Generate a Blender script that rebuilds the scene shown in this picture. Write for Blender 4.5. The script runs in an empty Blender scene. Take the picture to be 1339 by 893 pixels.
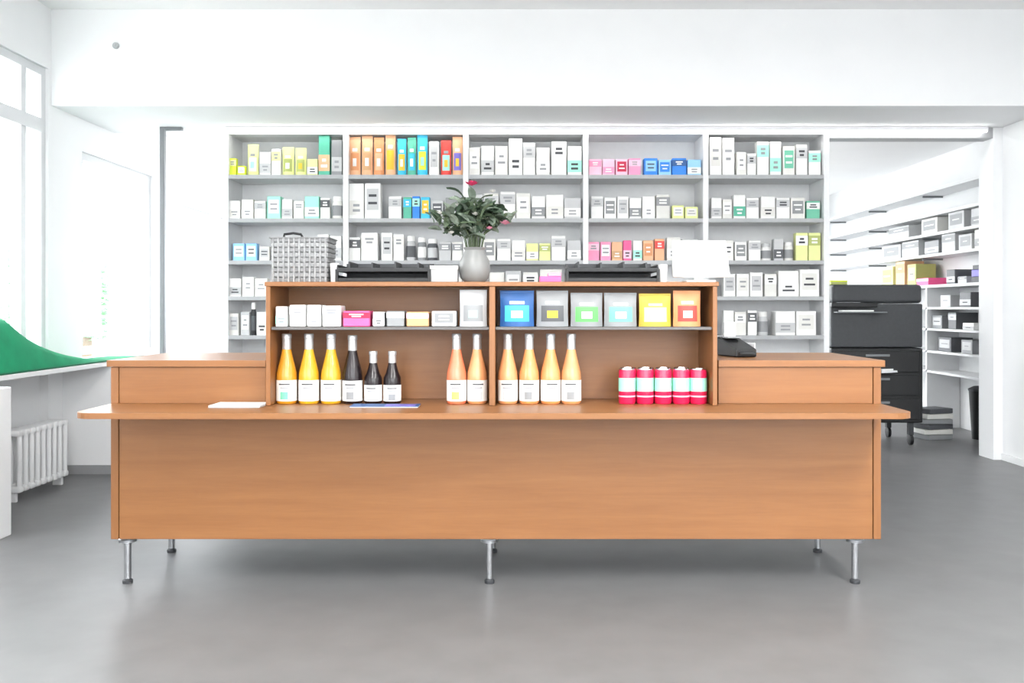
import bpy, bmesh, math, random
from mathutils import Vector, Matrix
R = random.Random(7)
PI = math.pi
scene = bpy.context.scene
C = scene.collection
F = 1200.0          # focal length in pixels of the 1339 px wide frame
VX, VY = 680.0, 403.0
EYE = 1.14

# ------------------------------------------------------------------ camera
cd = bpy.data.cameras.new('camera')
cam = bpy.data.objects.new('camera', cd)
C.objects.link(cam)
cam.location = (0, 0, EYE)
cam.rotation_euler = (PI / 2, 0, 0)
cd.sensor_width = 36
cd.lens = F / 1339 * 36
cd.shift_x = (669.5 - VX) / 1339
cd.shift_y = (VY - 446.5) / 1339
cd.clip_end = 200
scene.camera = cam

# ------------------------------------------------------------------ world, daylight, exposure
w = bpy.data.worlds.new('overcast_sky')
scene.world = w
w.use_nodes = True
bg = w.node_tree.nodes['Background']
bg.inputs[0].default_value = (0.93, 0.97, 1.0, 1)
bg.inputs[1].default_value = 4.0
vs = scene.view_settings
vs.view_transform = 'Standard'
vs.look = 'None'
vs.gamma = 1
vs.use_curve_mapping = False
vs.exposure = 1.2

def window_light(name, loc, rot, sx, sy):
    l = bpy.data.lights.new(name, 'AREA')
    l.shape = 'RECTANGLE'
    l.size, l.size_y = sx, sy
    o = bpy.data.objects.new(name, l)
    C.objects.link(o)
    o.location = loc
    o.rotation_euler = rot
    try:
        l.cycles.is_portal = True
    except Exception:
        pass
    return o
for n_, (y0, y1, z0, z1) in enumerate([(-1.6, 0.9, .8, 2.74), (3.5, 6.13, .8, 2.74), (6.6, 7.87, .8, 2.27), (8.2, 9.75, .8, 2.1), (10.2, 12.1, .8, 2.3)]):
    window_light('window_portal', (-3.42, (y0 + y1) / 2, (z0 + z1) / 2), (0, -PI / 2, 0), z1 - z0, y1 - y0)
window_light('shopfront_portal', (-.3, -2.42, 1.98), (PI / 2, 0, 0), 3.0, 2.15)
window_light('entrance_portal', (2.3, -2.42, 1.58), (PI / 2, 0, 0), 2.2, 2.95)
window_light('rear_portal', (0.3, 12.55, 1.6), (-PI / 2, 0, 0), 6.0, 1.8)  # portal of the added rear window

# ------------------------------------------------------------------ materials
def lin(c):
    return tuple(((v / 255) / 12.92 if v / 255 < .04045 else ((v / 255 + .055) / 1.055) ** 2.4) for v in c)
MATS = {}
def mat(name, rgb, rough=.5, metal=0., noise=0., scale=20., stretch=(1, 1, 1), bump=0., spec=.5, coat=0., trans=0.):
    """procedural principled material: base colour broken up by a little noise"""
    if name in MATS:
        return MATS[name]
    m = bpy.data.materials.new(name)
    m.use_nodes = True
    nt = m.node_tree
    b = nt.nodes['Principled BSDF']
    col = lin(rgb)
    b.inputs['Roughness'].default_value = rough
    b.inputs['Metallic'].default_value = metal
    b.inputs['Specular IOR Level'].default_value = spec
    b.inputs['Coat Weight'].default_value = coat
    b.inputs['Transmission Weight'].default_value = trans
    b.inputs['Base Color'].default_value = (*col, 1)
    if noise > 0 or bump > 0:
        tc = nt.nodes.new('ShaderNodeTexCoord')
        mp = nt.nodes.new('ShaderNodeMapping')
        mp.inputs['Scale'].default_value = stretch
        nz = nt.nodes.new('ShaderNodeTexNoise')
        nz.inputs['Scale'].default_value = scale
        nz.inputs['Detail'].default_value = 5
        nt.links.new(tc.outputs['Object'], mp.inputs[0])
        nt.links.new(mp.outputs[0], nz.inputs[0])
        rp = nt.nodes.new('ShaderNodeValToRGB')
        rp.color_ramp.elements[0].position = .3
        rp.color_ramp.elements[1].position = .7
        rp.color_ramp.elements[0].color = (*[c * (1 - noise) for c in col], 1)
        rp.color_ramp.elements[1].color = (*[min(1, c * (1 + noise)) for c in col], 1)
        nt.links.new(nz.outputs['Fac'], rp.inputs[0])
        nt.links.new(rp.outputs[0], b.inputs['Base Color'])
        if bump > 0:
            bp = nt.nodes.new('ShaderNodeBump')
            bp.inputs['Strength'].default_value = bump
            bp.inputs['Distance'].default_value = .004
            nt.links.new(nz.outputs['Fac'], bp.inputs['Height'])
            nt.links.new(bp.outputs[0], b.inputs['Normal'])
    MATS[name] = m
    return m

def wood_material(name, dark, light, axis=0, rough=.38):
    m = bpy.data.materials.new(name)
    m.use_nodes = True
    nt = m.node_tree
    b = nt.nodes['Principled BSDF']
    tc = nt.nodes.new('ShaderNodeTexCoord')
    mp = nt.nodes.new('ShaderNodeMapping')
    s = [9, 9, 9]
    s[axis] = .55
    mp.inputs['Scale'].default_value = s
    n1 = nt.nodes.new('ShaderNodeTexNoise')
    n1.inputs['Scale'].default_value = 2.2
    n1.inputs['Detail'].default_value = 6
    n1.inputs['Distortion'].default_value = .6
    n2 = nt.nodes.new('ShaderNodeTexNoise')
    n2.inputs['Scale'].default_value = 16
    n2.inputs['Detail'].default_value = 3
    mx = nt.nodes.new('ShaderNodeMath')
    mx.operation = 'MULTIPLY_ADD'
    mx.inputs[1].default_value = .35
    rp = nt.nodes.new('ShaderNodeValToRGB')
    rp.color_ramp.elements[0].position = .42
    rp.color_ramp.elements[1].position = .95
    rp.color_ramp.elements[0].color = (*lin(dark), 1)
    rp.color_ramp.elements[1].color = (*lin(light), 1)
    L = nt.links.new
    L(tc.outputs['Object'], mp.inputs[0])
    L(mp.outputs[0], n1.inputs[0])
    L(mp.outputs[0], n2.inputs[0])
    L(n2.outputs['Fac'], mx.inputs[0])
    L(n1.outputs['Fac'], mx.inputs[2])
    L(mx.outputs[0], rp.inputs[0])
    L(rp.outputs[0], b.inputs['Base Color'])
    bp = nt.nodes.new('ShaderNodeBump')
    bp.inputs['Strength'].default_value = .06
    bp.inputs['Distance'].default_value = .002
    L(mx.outputs[0], bp.inputs['Height'])
    L(bp.outputs[0], b.inputs['Normal'])
    b.inputs['Roughness'].default_value = rough
    MATS[name] = m
    return m

def glass_material(name, tint=(1, 1, 1), gloss=.08):
    m = bpy.data.materials.new(name)
    m.use_nodes = True
    nt = m.node_tree
    nt.nodes.remove(nt.nodes['Principled BSDF'])
    out = nt.nodes['Material Output']
    t = nt.nodes.new('ShaderNodeBsdfTransparent')
    t.inputs[0].default_value = (*tint, 1)
    g = nt.nodes.new('ShaderNodeBsdfGlossy')
    g.inputs['Roughness'].default_value = .03
    mx = nt.nodes.new('ShaderNodeMixShader')
    mx.inputs[0].default_value = gloss
    nt.links.new(t.outputs[0], mx.inputs[1])
    nt.links.new(g.outputs[0], mx.inputs[2])
    nt.links.new(mx.outputs[0], out.inputs[0])
    MATS[name] = m
    return m

WOOD = wood_material('beech_veneer', (134, 88, 49), (151, 102, 60))
WOODV = wood_material('beech_veneer_upright', (132, 86, 47), (148, 99, 58), 2)
WHITE = mat('white_plaster', (238, 239, 240), .8, noise=.015, scale=3)
CEIL = mat('white_ceiling_paint', (244, 244, 244), .85, noise=.01, scale=3)
FLOORM = mat('grey_lino', (114, 114, 115), .42, noise=.07, scale=6, bump=.04)
LACQ = mat('white_lacquer', (235, 236, 237), .4, noise=.01)
SHELFW = mat('white_shelf_board', (228, 229, 230), .45, noise=.01)
SHELFB = mat('pale_grey_backing', (226, 227, 228), .6, noise=.02)
STEEL = mat('brushed_steel', (178, 180, 183), .28, 1., noise=.05, scale=60)
CHROME = mat('chrome_tube', (205, 207, 210), .14, 1.)
GREYST = mat('grey_painted_steel', (128, 131, 134), .45, .3, noise=.03)
FRAME = mat('grey_window_frame', (214, 216, 218), .45, noise=.01)
BLACK = mat('black_plastic', (22, 23, 25), .42, noise=.1, scale=40)
CHAR = mat('charcoal_plastic', (58, 60, 63), .5, noise=.08, scale=40)
PAPER = mat('white_paper', (242, 242, 240), .75, noise=.01)
INK = mat('dark_print', (72, 74, 78), .7, noise=.05)
INKG = mat('grey_print', (150, 152, 155), .7, noise=.05)
GREEN = mat('emerald_fabric', (10, 146, 100), .85, noise=.14, scale=7, bump=.15)
LEAF = [mat('leaf_dark', (66, 84, 66), .55, noise=.2, scale=30), mat('leaf_grey', (112, 124, 110), .6, noise=.2, scale=30), mat('leaf_mid', (88, 104, 80), .55, noise=.2, scale=30)]
GLASS = glass_material('window_glass')

# ------------------------------------------------------------------ helpers
def bx(bm, x0, x1, y0, y1, z0, z1, bevel=0., seg=1):
    r = bmesh.ops.create_cube(bm, size=1, matrix=Matrix.Translation(((x0 + x1) / 2, (y0 + y1) / 2, (z0 + z1) / 2)) @ Matrix.Diagonal((abs(x1 - x0), abs(y1 - y0), abs(z1 - z0), 1)))
    if bevel > 0:
        vset = set(r['verts'])
        es = [e for e in bm.edges if e.verts[0] in vset and e.verts[1] in vset]
        bmesh.ops.bevel(bm, geom=es, offset=bevel, segments=seg, affect='EDGES', profile=.5)
    return bm
def box(x0, x1, y0, y1, z0, z1, bevel=0., seg=1):
    return bx(bmesh.new(), x0, x1, y0, y1, z0, z1, bevel, seg)
def lathe(prof, seg=20, a0=0., a1=2 * PI, cap=True, off=(0, 0, 0)):
    bm = bmesh.new()
    full = abs(a1 - a0 - 2 * PI) < 1e-6
    n = seg if full else seg + 1
    rings = []
    for r, z in prof:
        rings.append([bm.verts.new((off[0] + r * math.cos(a0 + (a1 - a0) * i / seg), off[1] + r * math.sin(a0 + (a1 - a0) * i / seg), off[2] + z)) for i in range(n)])
    for k in range(len(rings) - 1):
        for i in range(seg):
            j = (i + 1) % n
            bm.faces.new((rings[k][i], rings[k][j], rings[k + 1][j], rings[k + 1][i]))
    if cap and full:
        bm.faces.new(list(reversed(rings[0])))
        bm.faces.new(rings[-1])
    return bm
def tube(bm, pts, r, seg=8):
    """round tube along a poly-line"""
    pts = [Vector(p) for p in pts]
    rings = []
    for i, p in enumerate(pts):
        d = (pts[min(i + 1, len(pts) - 1)] - pts[max(i - 1, 0)]).normalized()
        u = d.orthogonal().normalized() if i == 0 else (rings_u - d * rings_u.dot(d)).normalized()
        rings_u = u
        v = d.cross(u)
        rr = r[i] if isinstance(r, (list, tuple)) else r
        rings.append([bm.verts.new(p + u * (rr * math.cos(2 * PI * k / seg)) + v * (rr * math.sin(2 * PI * k / seg))) for k in range(seg)])
    for a, b in zip(rings, rings[1:]):
        for k in range(seg):
            bm.faces.new((a[k], a[(k + 1) % seg], b[(k + 1) % seg], b[k]))
    bm.faces.new(list(reversed(rings[0])))
    bm.faces.new(rings[-1])
    return bm
def prism(pts, z0, z1, bevel=0.):
    """outline in XY extruded in Z"""
    bm = bmesh.new()
    a = [bm.verts.new((x, y, z0)) for x, y in pts]
    b = [bm.verts.new((x, y, z1)) for x, y in pts]
    n = len(pts)
    bm.faces.new(list(reversed(a)))
    bm.faces.new(b)
    for i in range(n):
        bm.faces.new((a[i], a[(i + 1) % n], b[(i + 1) % n], b[i]))
    bmesh.ops.recalc_face_normals(bm, faces=bm.faces)
    return bm
def obj(name, bm, m, parent=None, loc=(0, 0, 0), smooth=False, kind=None):
    me = bpy.data.meshes.new(name)
    if smooth:
        bmesh.ops.recalc_face_normals(bm, faces=bm.faces)
    bm.to_mesh(me)
    bm.free()
    if smooth:
        me.polygons.foreach_set('use_smooth', [True] * len(me.polygons))
        me.set_sharp_from_angle(angle=math.radians(38))
    me.materials.append(m)
    return inst(name, me, parent, loc, kind)
def inst(name, me, parent=None, loc=(0, 0, 0), kind=None):
    o = bpy.data.objects.new(name, me)
    C.objects.link(o)
    o.location = loc
    if parent:
        o.parent = parent
    if kind:
        o['kind'] = kind
    return o
def tag(o, label, cat, group=None):
    o['label'] = label
    o['category'] = cat
    if group:
        o['group'] = group
    return o
def thing(name, label, cat, loc=(0, 0, 0), rz=0., group=None):
    o = bpy.data.objects.new(name, None)
    o.empty_display_size = .05
    C.objects.link(o)
    o.location = loc
    o.rotation_euler = (0, 0, rz)
    return tag(o, label, cat, group)
def struct(name, bm, m, label=None, cat=None, smooth=False):
    o = obj(name, bm, m, smooth=smooth, kind='structure')
    if label:
        tag(o, label, cat)
    return o
def copy_tree(root, loc, label=None, rz=None):
    r = root.copy()
    C.objects.link(r)
    r.location = loc
    if rz is not None:
        r.rotation_euler = (0, 0, rz)
    if label:
        r['label'] = label
    for ch in list(root.children):
        c = ch.copy()
        C.objects.link(c)
        c.parent = r
        for g in list(ch.children):
            d = g.copy()
            C.objects.link(d)
            d.parent = c
    return r
def X(px, Y):
    return (px - VX) * Y / F
def Z(py, Y):
    return EYE + (VY - py) * Y / F

# ------------------------------------------------------------------ room shell
CE = 3.15          # front room ceiling
CR = 2.67          # back room ceiling
YH = 6.17          # front of the bulkhead over the shelving
XL, XLO = -3.15, -3.40
XR = 3.63
struct('floor', box(-3.6, 4.4, -2.4, 12.7, -.12, 0), FLOORM, 'grey mottled floor running through both rooms', 'floor')
struct('ceiling', box(-3.4, 3.83, -2.4, YH, CE, CE + .15), CEIL, 'plain white ceiling above the shop', 'ceiling')
struct('ceiling_rear', box(-3.4, 4.4, 7.12, 12.7, CR, CR + .15), CEIL, 'white ceiling of the back room', 'ceiling')
wins = [(-1.6, 0.9, .8, 2.74), (3.5, 6.13, .8, 2.74), (6.6, 7.87, .8, 2.27), (8.2, 9.75, .8, 2.1), (10.2, 12.1, .8, 2.3)]
bm = bmesh.new()
edges = [-2.4] + [v for w_ in wins for v in w_[:2]] + [12.7]
for i in range(0, len(edges), 2):
    bx(bm, XLO, XL, edges[i], edges[i + 1], 0, CE)
for y0, y1, z0, z1 in wins:
    bx(bm, XLO, XL - .06, y0, y1, 0, z0 - .04)
    bx(bm, XLO, XL, y0, y1, z1, CE)
bx(bm, XL, -2.62, 6.32, 6.9, 0, .745)           # low pier under the far end of the sill
struct('wall_left', bm, WHITE, 'white window wall on the left', 'wall')
struct('trim_3', box(-3.21, -2.80, 4.62, 6.9, .745, .775, .004), LACQ, 'white window sill board along the left wall', 'sill')
struct('trim_4', box(XL, -2.56, 4.5, 4.62, 0, .745, .004), LACQ, 'white upright end panel carrying the window sill', 'panel')
struct('baseboard_left', box(XL, -2.62, 6.30, 6.32, 0, .06), mat('grey_skirting', (150, 151, 153), .5, noise=.02), 'grey skirting at the low wall pier', 'baseboard')
struct('wall_right', box(XR, XR + .2, -2.4, 6.899, 0, Z(165, 6.86) - .001), WHITE, 'white wall at the right edge', 'wall')
struct('wall_right_upper', box(XR, XR + .2, -2.4, YH - .001, Z(165, 6.86), CE), WHITE, 'upper part of the white right wall', 'wall')
struct('baseboard_right', box(XR - .012, XR, 2.2, 6.9, 0, .05), LACQ, 'low white skirting at the right wall', 'baseboard')
struct('wall_right_pier', box(3.56, XR + .77, 6.9, 7.12, 0, Z(165, 6.86) - .001), WHITE, 'white wall pier beside the opening to the back room', 'wall')
struct('wall_right_rear', box(4.2, 4.4, 7.12, 12.7, 0, CR), WHITE, 'white side wall of the back room', 'wall')
bm = bmesh.new()
bx(bm, XL, -2.7, 12.5, 12.7, 0, CR)
bx(bm, 3.3, 4.2, 12.5, 12.7, 0, CR)
bx(bm, -2.7, 3.3, 12.5, 12.7, 0, .7)
bx(bm, -2.7, 3.3, 12.5, 12.7, 2.5, CR)
struct('wall_back', bm, WHITE, 'white end wall of the back room', 'wall')
bm = bmesh.new()
bx(bm, XL, -1.8, -2.4, -2.2, 0, CE)
bx(bm, 3.4, XR, -2.4, -2.2, 0, CE)
bx(bm, -1.8, 3.4, -2.4, -2.2, 3.05, CE)
bx(bm, -1.8, 1.2, -2.4, -2.2, 0, .9)
bx(bm, 1.2, 3.4, -2.4, -2.2, 0, .1)
struct('wall_front', bm, WHITE, 'white street wall with shop window', 'wall')
# beam above the shelving with the slim steel post on the left
YB = 6.86
struct('wall_bulkhead', box(XL, XR + .2, YH, 7.12, Z(165, YB), CE + .15), WHITE, 'broad white bulkhead wall above the shelving', 'wall')
bm = bmesh.new()
bx(bm, X(207, YB), X(213.5, YB), YB + .02, YB + .06, 0, Z(163, YB), .004)
bx(bm, X(213.5, YB), X(236, YB), YB + .02, YB + .06, Z(169.5, YB), Z(163.5, YB), .004)
struct('trim_2', bm, GREYST, 'tall slim grey steel post with a short top arm', 'post')
bm = box(X(1083, YB), 3.56, YB + .05, YB + .2, Z(179, YB), Z(165, YB) - .001)
struct('trim_5', bm, mat('grey_track', (170, 171, 173), .4, .3, noise=.02), 'grey sliding track over the opening to the back room', 'track')

# windows on the left
def window(idx, y0, y1, z0, z1, mull=(), trans=None, label=''):
    f = bmesh.new()
    xa, xb = XL - .09, XL - .02
    t = .055
    bx(f, xa, xb, y0, y0 + t, z0, z1)
    bx(f, xa, xb, y1 - t, y1, z0, z1)
    bx(f, xa, xb, y0 + t, y1 - t, z0, z0 + t)
    bx(f, xa, xb, y0 + t, y1 - t, z1 - t, z1)
    o = struct('window_%d' % idx, f, FRAME, label, 'window')
    for m_ in mull:
        obj('mullion', box(xa, xb, m_ - .03, m_ + .03, z0 + t, z1 - t), FRAME, o)
    if trans:
        obj('transom', box(xa, xb + .01, y0 + t, y1 - t, trans - .045, trans + .045), FRAME, o)
    ys = [y0 + t] + sorted(mull) + [y1 - t]
    zs = [z0 + t] + ([trans] if trans else []) + [z1 - t]
    for a, b in zip(ys, ys[1:]):
        for c, d in zip(zs, zs[1:]):
            obj('pane', box(xa + .03, xa + .036, a, b, c, d), GLASS, o)
    return o
window(1, 3.5, 6.13, .8, 2.74, (5.86,), 2.35, 'tall left window with a row of small panes above')
window(2, 6.6, 7.87, .8, 2.27, (), None, 'blown-out left window between pier and steel post')
window(3, 8.2, 9.75, .8, 2.1, (), None, 'blown-out window left of the tall shelving')
window(4, -1.6, 0.9, .8, 2.74, (-.35,), 2.35, 'wide window added for light in the left wall near the street')  # out-of-view window added to let in more daylight
window(5, 10.2, 12.1, .8, 2.3, (11.1,), None, 'rear window in the left wall of the back room')
# street window out of view for daylight; rear window added to brighten back room
def xwindow(idx, x0, x1, y, z0, z1, mull, label):
    f = bmesh.new()
    t = .06
    bx(f, x0, x0 + t, y, y + .07, z0, z1); bx(f, x1 - t, x1, y, y + .07, z0, z1)
    bx(f, x0 + t, x1 - t, y, y + .07, z0, z0 + t); bx(f, x0 + t, x1 - t, y, y + .07, z1 - t, z1)
    for m_ in mull:
        bx(f, m_ - .03, m_ + .03, y, y + .07, z0 + t, z1 - t)
    o = struct('window_%d' % idx, f, FRAME, label, 'window')
    ms = [x0 + t] + list(mull) + [x1 - t]
    for a, b in zip(ms, ms[1:]):
        obj('pane', box(a, b, y + .03, y + .036, z0 + t, z1 - t), GLASS, o)
xwindow(6, -1.8, 1.2, -2.33, .9, 3.05, (-.3,), 'large street window behind the viewer')
xwindow(8, 1.2, 3.4, -2.33, .1, 3.05, (2.3,), 'tall glazed street entrance behind the viewer')
xwindow(7, -2.7, 3.3, 12.58, .7, 2.5, (-.7, 1.3), 'wide rear window added behind the shelving for back room light')

# small round sensor on the bulkhead
sn = thing('wall_sensor', 'small round grey sensor on the white bulkhead wall', 'sensor', (X(152, YH), YH, Z(60, YH)))
spot_m = mat('satin_grey_ring', (176, 178, 180), .5, noise=.02)
o = obj('housing', lathe([(.022, 0), (.022, .012), (.017, .02), (.001, .022)], 20), spot_m, sn, smooth=True)
o.rotation_euler = (PI / 2, 0, 0)
o = obj('lens', lathe([(.008, .0215), (.006, .025), (.001, .026)], 14), spot_m, sn, smooth=True)
o.rotation_euler = (PI / 2, 0, 0)

# unseen linear lights added to brighten both rooms; light strip under the beam
LAMP = bpy.data.materials.new('lamp_diffuser')
LAMP.use_nodes = True
pb = LAMP.node_tree.nodes['Principled BSDF']
pb.inputs['Base Color'].default_value = (.9, .9, .9, 1)
pb.inputs['Emission Color'].default_value = (1, .985, .96, 1)
pb.inputs['Emission Strength'].default_value = 5.0
def fill_pendant(y, x0, x1, z, up, down, label, CR=CR, rz=0.):
    t = thing('added_fill_pendant', label, 'added fill light', ((x0 + x1) / 2, y, CR), rz)
    hw_ = (x1 - x0) / 2
    dz = z - CR
    obj('housing', box(-hw_, hw_, -.05, .05, dz + .006, dz + .05, .006), LACQ, t)
    obj('diffuser', box(-hw_ + .01, hw_ - .01, -.042, .042, dz, dz + .0055), LAMP, t)
    for sx in (-.8, .8):
        obj('suspension_cable', tube(bmesh.new(), [(sx * hw_, 0, dz + .05), (sx * hw_, 0, -.001)], .002, 6), STEEL, t)
    for e, zz, rx in ((up, dz + .056, PI), (down, dz - .004, 0)):
        l = bpy.data.lights.new('fill_pendant_glow', 'AREA')
        l.shape = 'RECTANGLE'
        l.size, l.size_y = 2 * hw_ - .04, .08
        l.energy = e
        l.color = (1, .985, .96)
        o = bpy.data.objects.new('fill_pendant_glow', l)
        C.objects.link(o)
        o.parent = t
        o.location = (0, 0, zz)
        o.rotation_euler = (rx, 0, 0)
fill_pendant(9.6, -1.6, 1.6, 2.2, 90, 20, 'long white linear fill light added in the back room')
fill_pendant(.4, -2.55, 1.15, 2.95, 25, 55, 'long white linear fill light added over the shop floor on the window side', CE, PI / 2)
fill_pendant(.4, .25, 3.95, 2.95, 25, 75, 'long white linear fill light added over the shop floor on the entrance side', CE, PI / 2)
st_ = thing('light_strip', 'slim white light strip below the beam over the shelving', 'light strip', (.4, YB + .0, Z(165, YB) - .032))
obj('profile', box(-2.6, 3.1, -.004, .018, .0, .03, .002), LACQ, st_)
obj('diffuser', box(-2.59, 3.09, -.004, .016, -.012, -.001), LAMP, st_)

# ------------------------------------------------------------------ outside
struct('ground_outside', box(-40, -3.6, -30, 40, -.2, -.1), mat('pale_paving', (188, 188, 184), .8, noise=.08, scale=3), 'pale paving outside the left windows', 'ground')
struct('ground_street', box(-3.6, 40, -30, -2.41, -.2, -.1), MATS['pale_paving'], 'pale paving outside the street window', 'ground')
def tree(loc, h, rad, label, n=900):
    t = thing('street_tree', label, 'tree', loc, 0)
    obj('trunk', tube(bmesh.new(), [(0, 0, 0), (.04, .03, h * .3), (-.02, .05, h * .6), (.05, 0, h * .85)], [.12, .09, .07, .02]), mat('bark', (120, 104, 88), .9, noise=.2), t, smooth=True)
    b = bmesh.new()
    for i in range(n):
        while True:
            p = Vector((R.uniform(-1, 1), R.uniform(-1, 1), R.uniform(-1, 1)))
            if .35 < p.length < 1:
                break
        p = Vector((p.x * rad, p.y * rad, h * .68 + p.z * h * .36))
        q = Matrix.Rotation(R.uniform(0, 6.3), 4, 'Z') @ Matrix.Rotation(R.uniform(-1, 1), 4, 'X')
        s = R.uniform(.06, .12)
        vv = [b.verts.new(p + q @ Vector(c)) for c in ((-s, 0, 0), (0, -s * .5, .02), (s, 0, 0), (0, s * .5, .02))]
        b.faces.new(vv)
    obj('foliage', b, mat('tree_green', (112, 170, 118), .7, noise=.2, scale=4), t, kind='stuff')
tree((-6.6, 12.2, -.1), 2.2, .8, 'pale green street tree seen through the tall left window')
tree((-7.6, 16.0, -.1), 2.0, .9, 'farther pale street tree behind the left window', 700)

# ------------------------------------------------------------------ sales counter
YF = 3.75
cx0, cx1 = X(145, YF), X(1152, YF)
ZT, ZB = Z(471, YF), Z(705, YF)
ZL = .75
CD = .62
ctr = thing('sales_counter', 'long beech veneer shop counter with a projecting ledge and chrome legs', 'counter', ((cx0 + cx1) / 2, YF, 0))
hw = (cx1 - cx0) / 2
def cpart(name, b, m, smooth=False, par=None):
    return obj(name, b, m, par or ctr, smooth=smooth)
et = .034
rx0 = X(349, YF) - (cx0 + cx1) / 2           # the display rack sits in a recess of the front
rx1 = X(938, YF) - (cx0 + cx1) / 2
cpart('front_panel', box(-hw + et, hw - et, 0, .022, ZB, ZL - .022, .0015), WOOD)
cpart('upper_panel', box(-hw + et, rx0 - .004, 0, .022, ZL, ZT - .028, .0015), WOOD)
cpart('upper_panel', box(rx1 + .004, hw - et, 0, .022, ZL, ZT - .028, .0015), WOOD)
for s in (-1, 1):
    cpart('end_panel', box(min(s * hw, s * (hw - et + .003)), max(s * hw, s * (hw - et + .003)), -.002, CD, ZB, ZT - .028, .002), WOODV)
cpart('back_panel', box(-hw + et, hw - et, CD - .02, CD, ZB, ZT - .028), WOOD)
cpart('bottom_panel', box(-hw + et, hw - et, .022, CD - .02, ZB, ZB + .02), WOOD)
# counter top: wooden slab, cut out for the rack
pts = [(-hw - .012, -.012), (rx0 - .003, -.012), (rx0 - .003, .27), (rx1 + .003, .27), (rx1 + .003, -.012), (hw + .012, -.012), (hw + .012, CD + .02), (-hw - .012, CD + .02)]
cpart('counter_top', prism(pts, ZT - .026, ZT), WOOD)
# ledge with rounded outer corners
LD = .34
rr = .07
pts = [(-hw, .0)]
for k in range(7):
    a = PI + (PI / 2) * k / 6
    pts.append((-hw + rr + rr * math.cos(a), -LD + rr + rr * math.sin(a)))
for k in range(7):
    a = 1.5 * PI + (PI / 2) * k / 6
    pts.append((hw - rr + rr * math.cos(a), -LD + rr + rr * math.sin(a)))
pts.append((hw, 0))
pts += [(rx1 - .001, 0), (rx1 - .001, .25), (rx0 + .001, .25), (rx0 + .001, 0)]
cpart('ledge', prism(pts, ZL - .022, ZL), WOOD)
# legs
b = box(-hw + .03, hw - .03, .05, CD - .05, ZB - .012, ZB - .0005)
cpart('base_frame', b, STEEL)
for px in (167, 640, 1118):
    for yy in (.06, CD - .08):
        lx = X(px, YF + .06) - (cx0 + cx1) / 2
        lg = cpart('leg', lathe([(.0145, .02), (.0145, ZB - .024)], 16, off=(lx, yy, 0)), CHROME, True)
        cpart('mounting_plate', lathe([(.036, ZB - .024), (.036, ZB - .0125)], 20, off=(lx, yy, 0)), STEEL, True, lg)
        cpart('levelling_foot', lathe([(.02, 0), (.021, .012), (.012, .02)], 16, off=(lx, yy, 0)), CHAR, True, lg)

# ------------------------------------------------------------------ display rack
YR0 = YF - .085         # front edges of the rack
YR1 = YF + .225
dx0, dx1 = X(347.5, YR0), X(938, YR0)
DT = Z(368.5, YR0)
DS = Z(427.5, YR0)
dr = thing('display_rack', 'open beech display rack with two bays standing on the counter ledge', 'display rack', ((dx0 + dx1) / 2, YF, ZL))
ox = (dx0 + dx1) / 2
dw = (dx1 - dx0) / 2
th = .018
obj('side_panel', box(-dw, -dw + th, YR0 - YF, YR1 - YF, .001, DT - ZL - th, .0015), WOODV, dr)
obj('side_panel', box(dw - th, dw, YR0 - YF, YR1 - YF, .001, DT - ZL - th, .0015), WOODV, dr)
obj('top_panel', box(-dw - .004, dw + .006, YR0 - YF - .004, YR1 - YF, DT - ZL - th + .0005, DT - ZL, .0015), WOOD, dr)
dvx = X(643.5, YR0) - ox
obj('divider', box(dvx - .012, dvx + .012, YR0 - YF, YR1 - YF - .016, .001, DT - ZL - th, .0015), WOODV, dr)
obj('back_board', box(-dw + th, dw - th, YR1 - YF - .015, YR1 - YF, .001, DT - ZL - th), WOOD, dr)
for a, b_ in ((-dw + th, dvx - .012), (dvx + .012, dw - th)):
    obj('shelf_board', box(a + .001, b_ - .001, YR0 - YF + .012, YR1 - YF - .016, DS - ZL - .012, DS - ZL, .001), mat('grey_shelf_laminate', (98, 96, 95), .5, noise=.03), dr)

# ------------------------------------------------------------------ products
COL = {}
def colour(name, rgb, rough=.5):
    COL[name] = mat('pack_' + name.replace(' ', '_'), rgb, rough, noise=.03, scale=14)
for n_, c_ in {'white': (236, 236, 234), 'off-white': (222, 221, 216), 'light grey': (192, 193, 194), 'grey': (140, 142, 144), 'dark grey': (84, 86, 90), 'black': (34, 35, 38),
               'bright yellow': (222, 236, 60), 'pale yellow': (226, 232, 158), 'olive': (172, 182, 104), 'orange': (232, 178, 138), 'deep orange': (214, 146, 98), 'teal': (86, 178, 150),
               'mint': (164, 236, 212), 'sky blue': (150, 204, 248), 'cyan': (56, 186, 222), 'blue': (40, 130, 222), 'deep blue': (36, 86, 146), 'green': (92, 190, 92), 'sea green': (110, 190, 160),
               'pink': (248, 150, 186), 'pale pink': (250, 196, 216), 'hot pink': (246, 92, 150), 'red': (222, 66, 58), 'crimson': (196, 24, 70), 'golden': (236, 190, 52), 'ochre': (196, 166, 60), 'purple': (120, 110, 196), 'tan': (205, 160, 116)}.items():
    colour(n_, c_)

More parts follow.
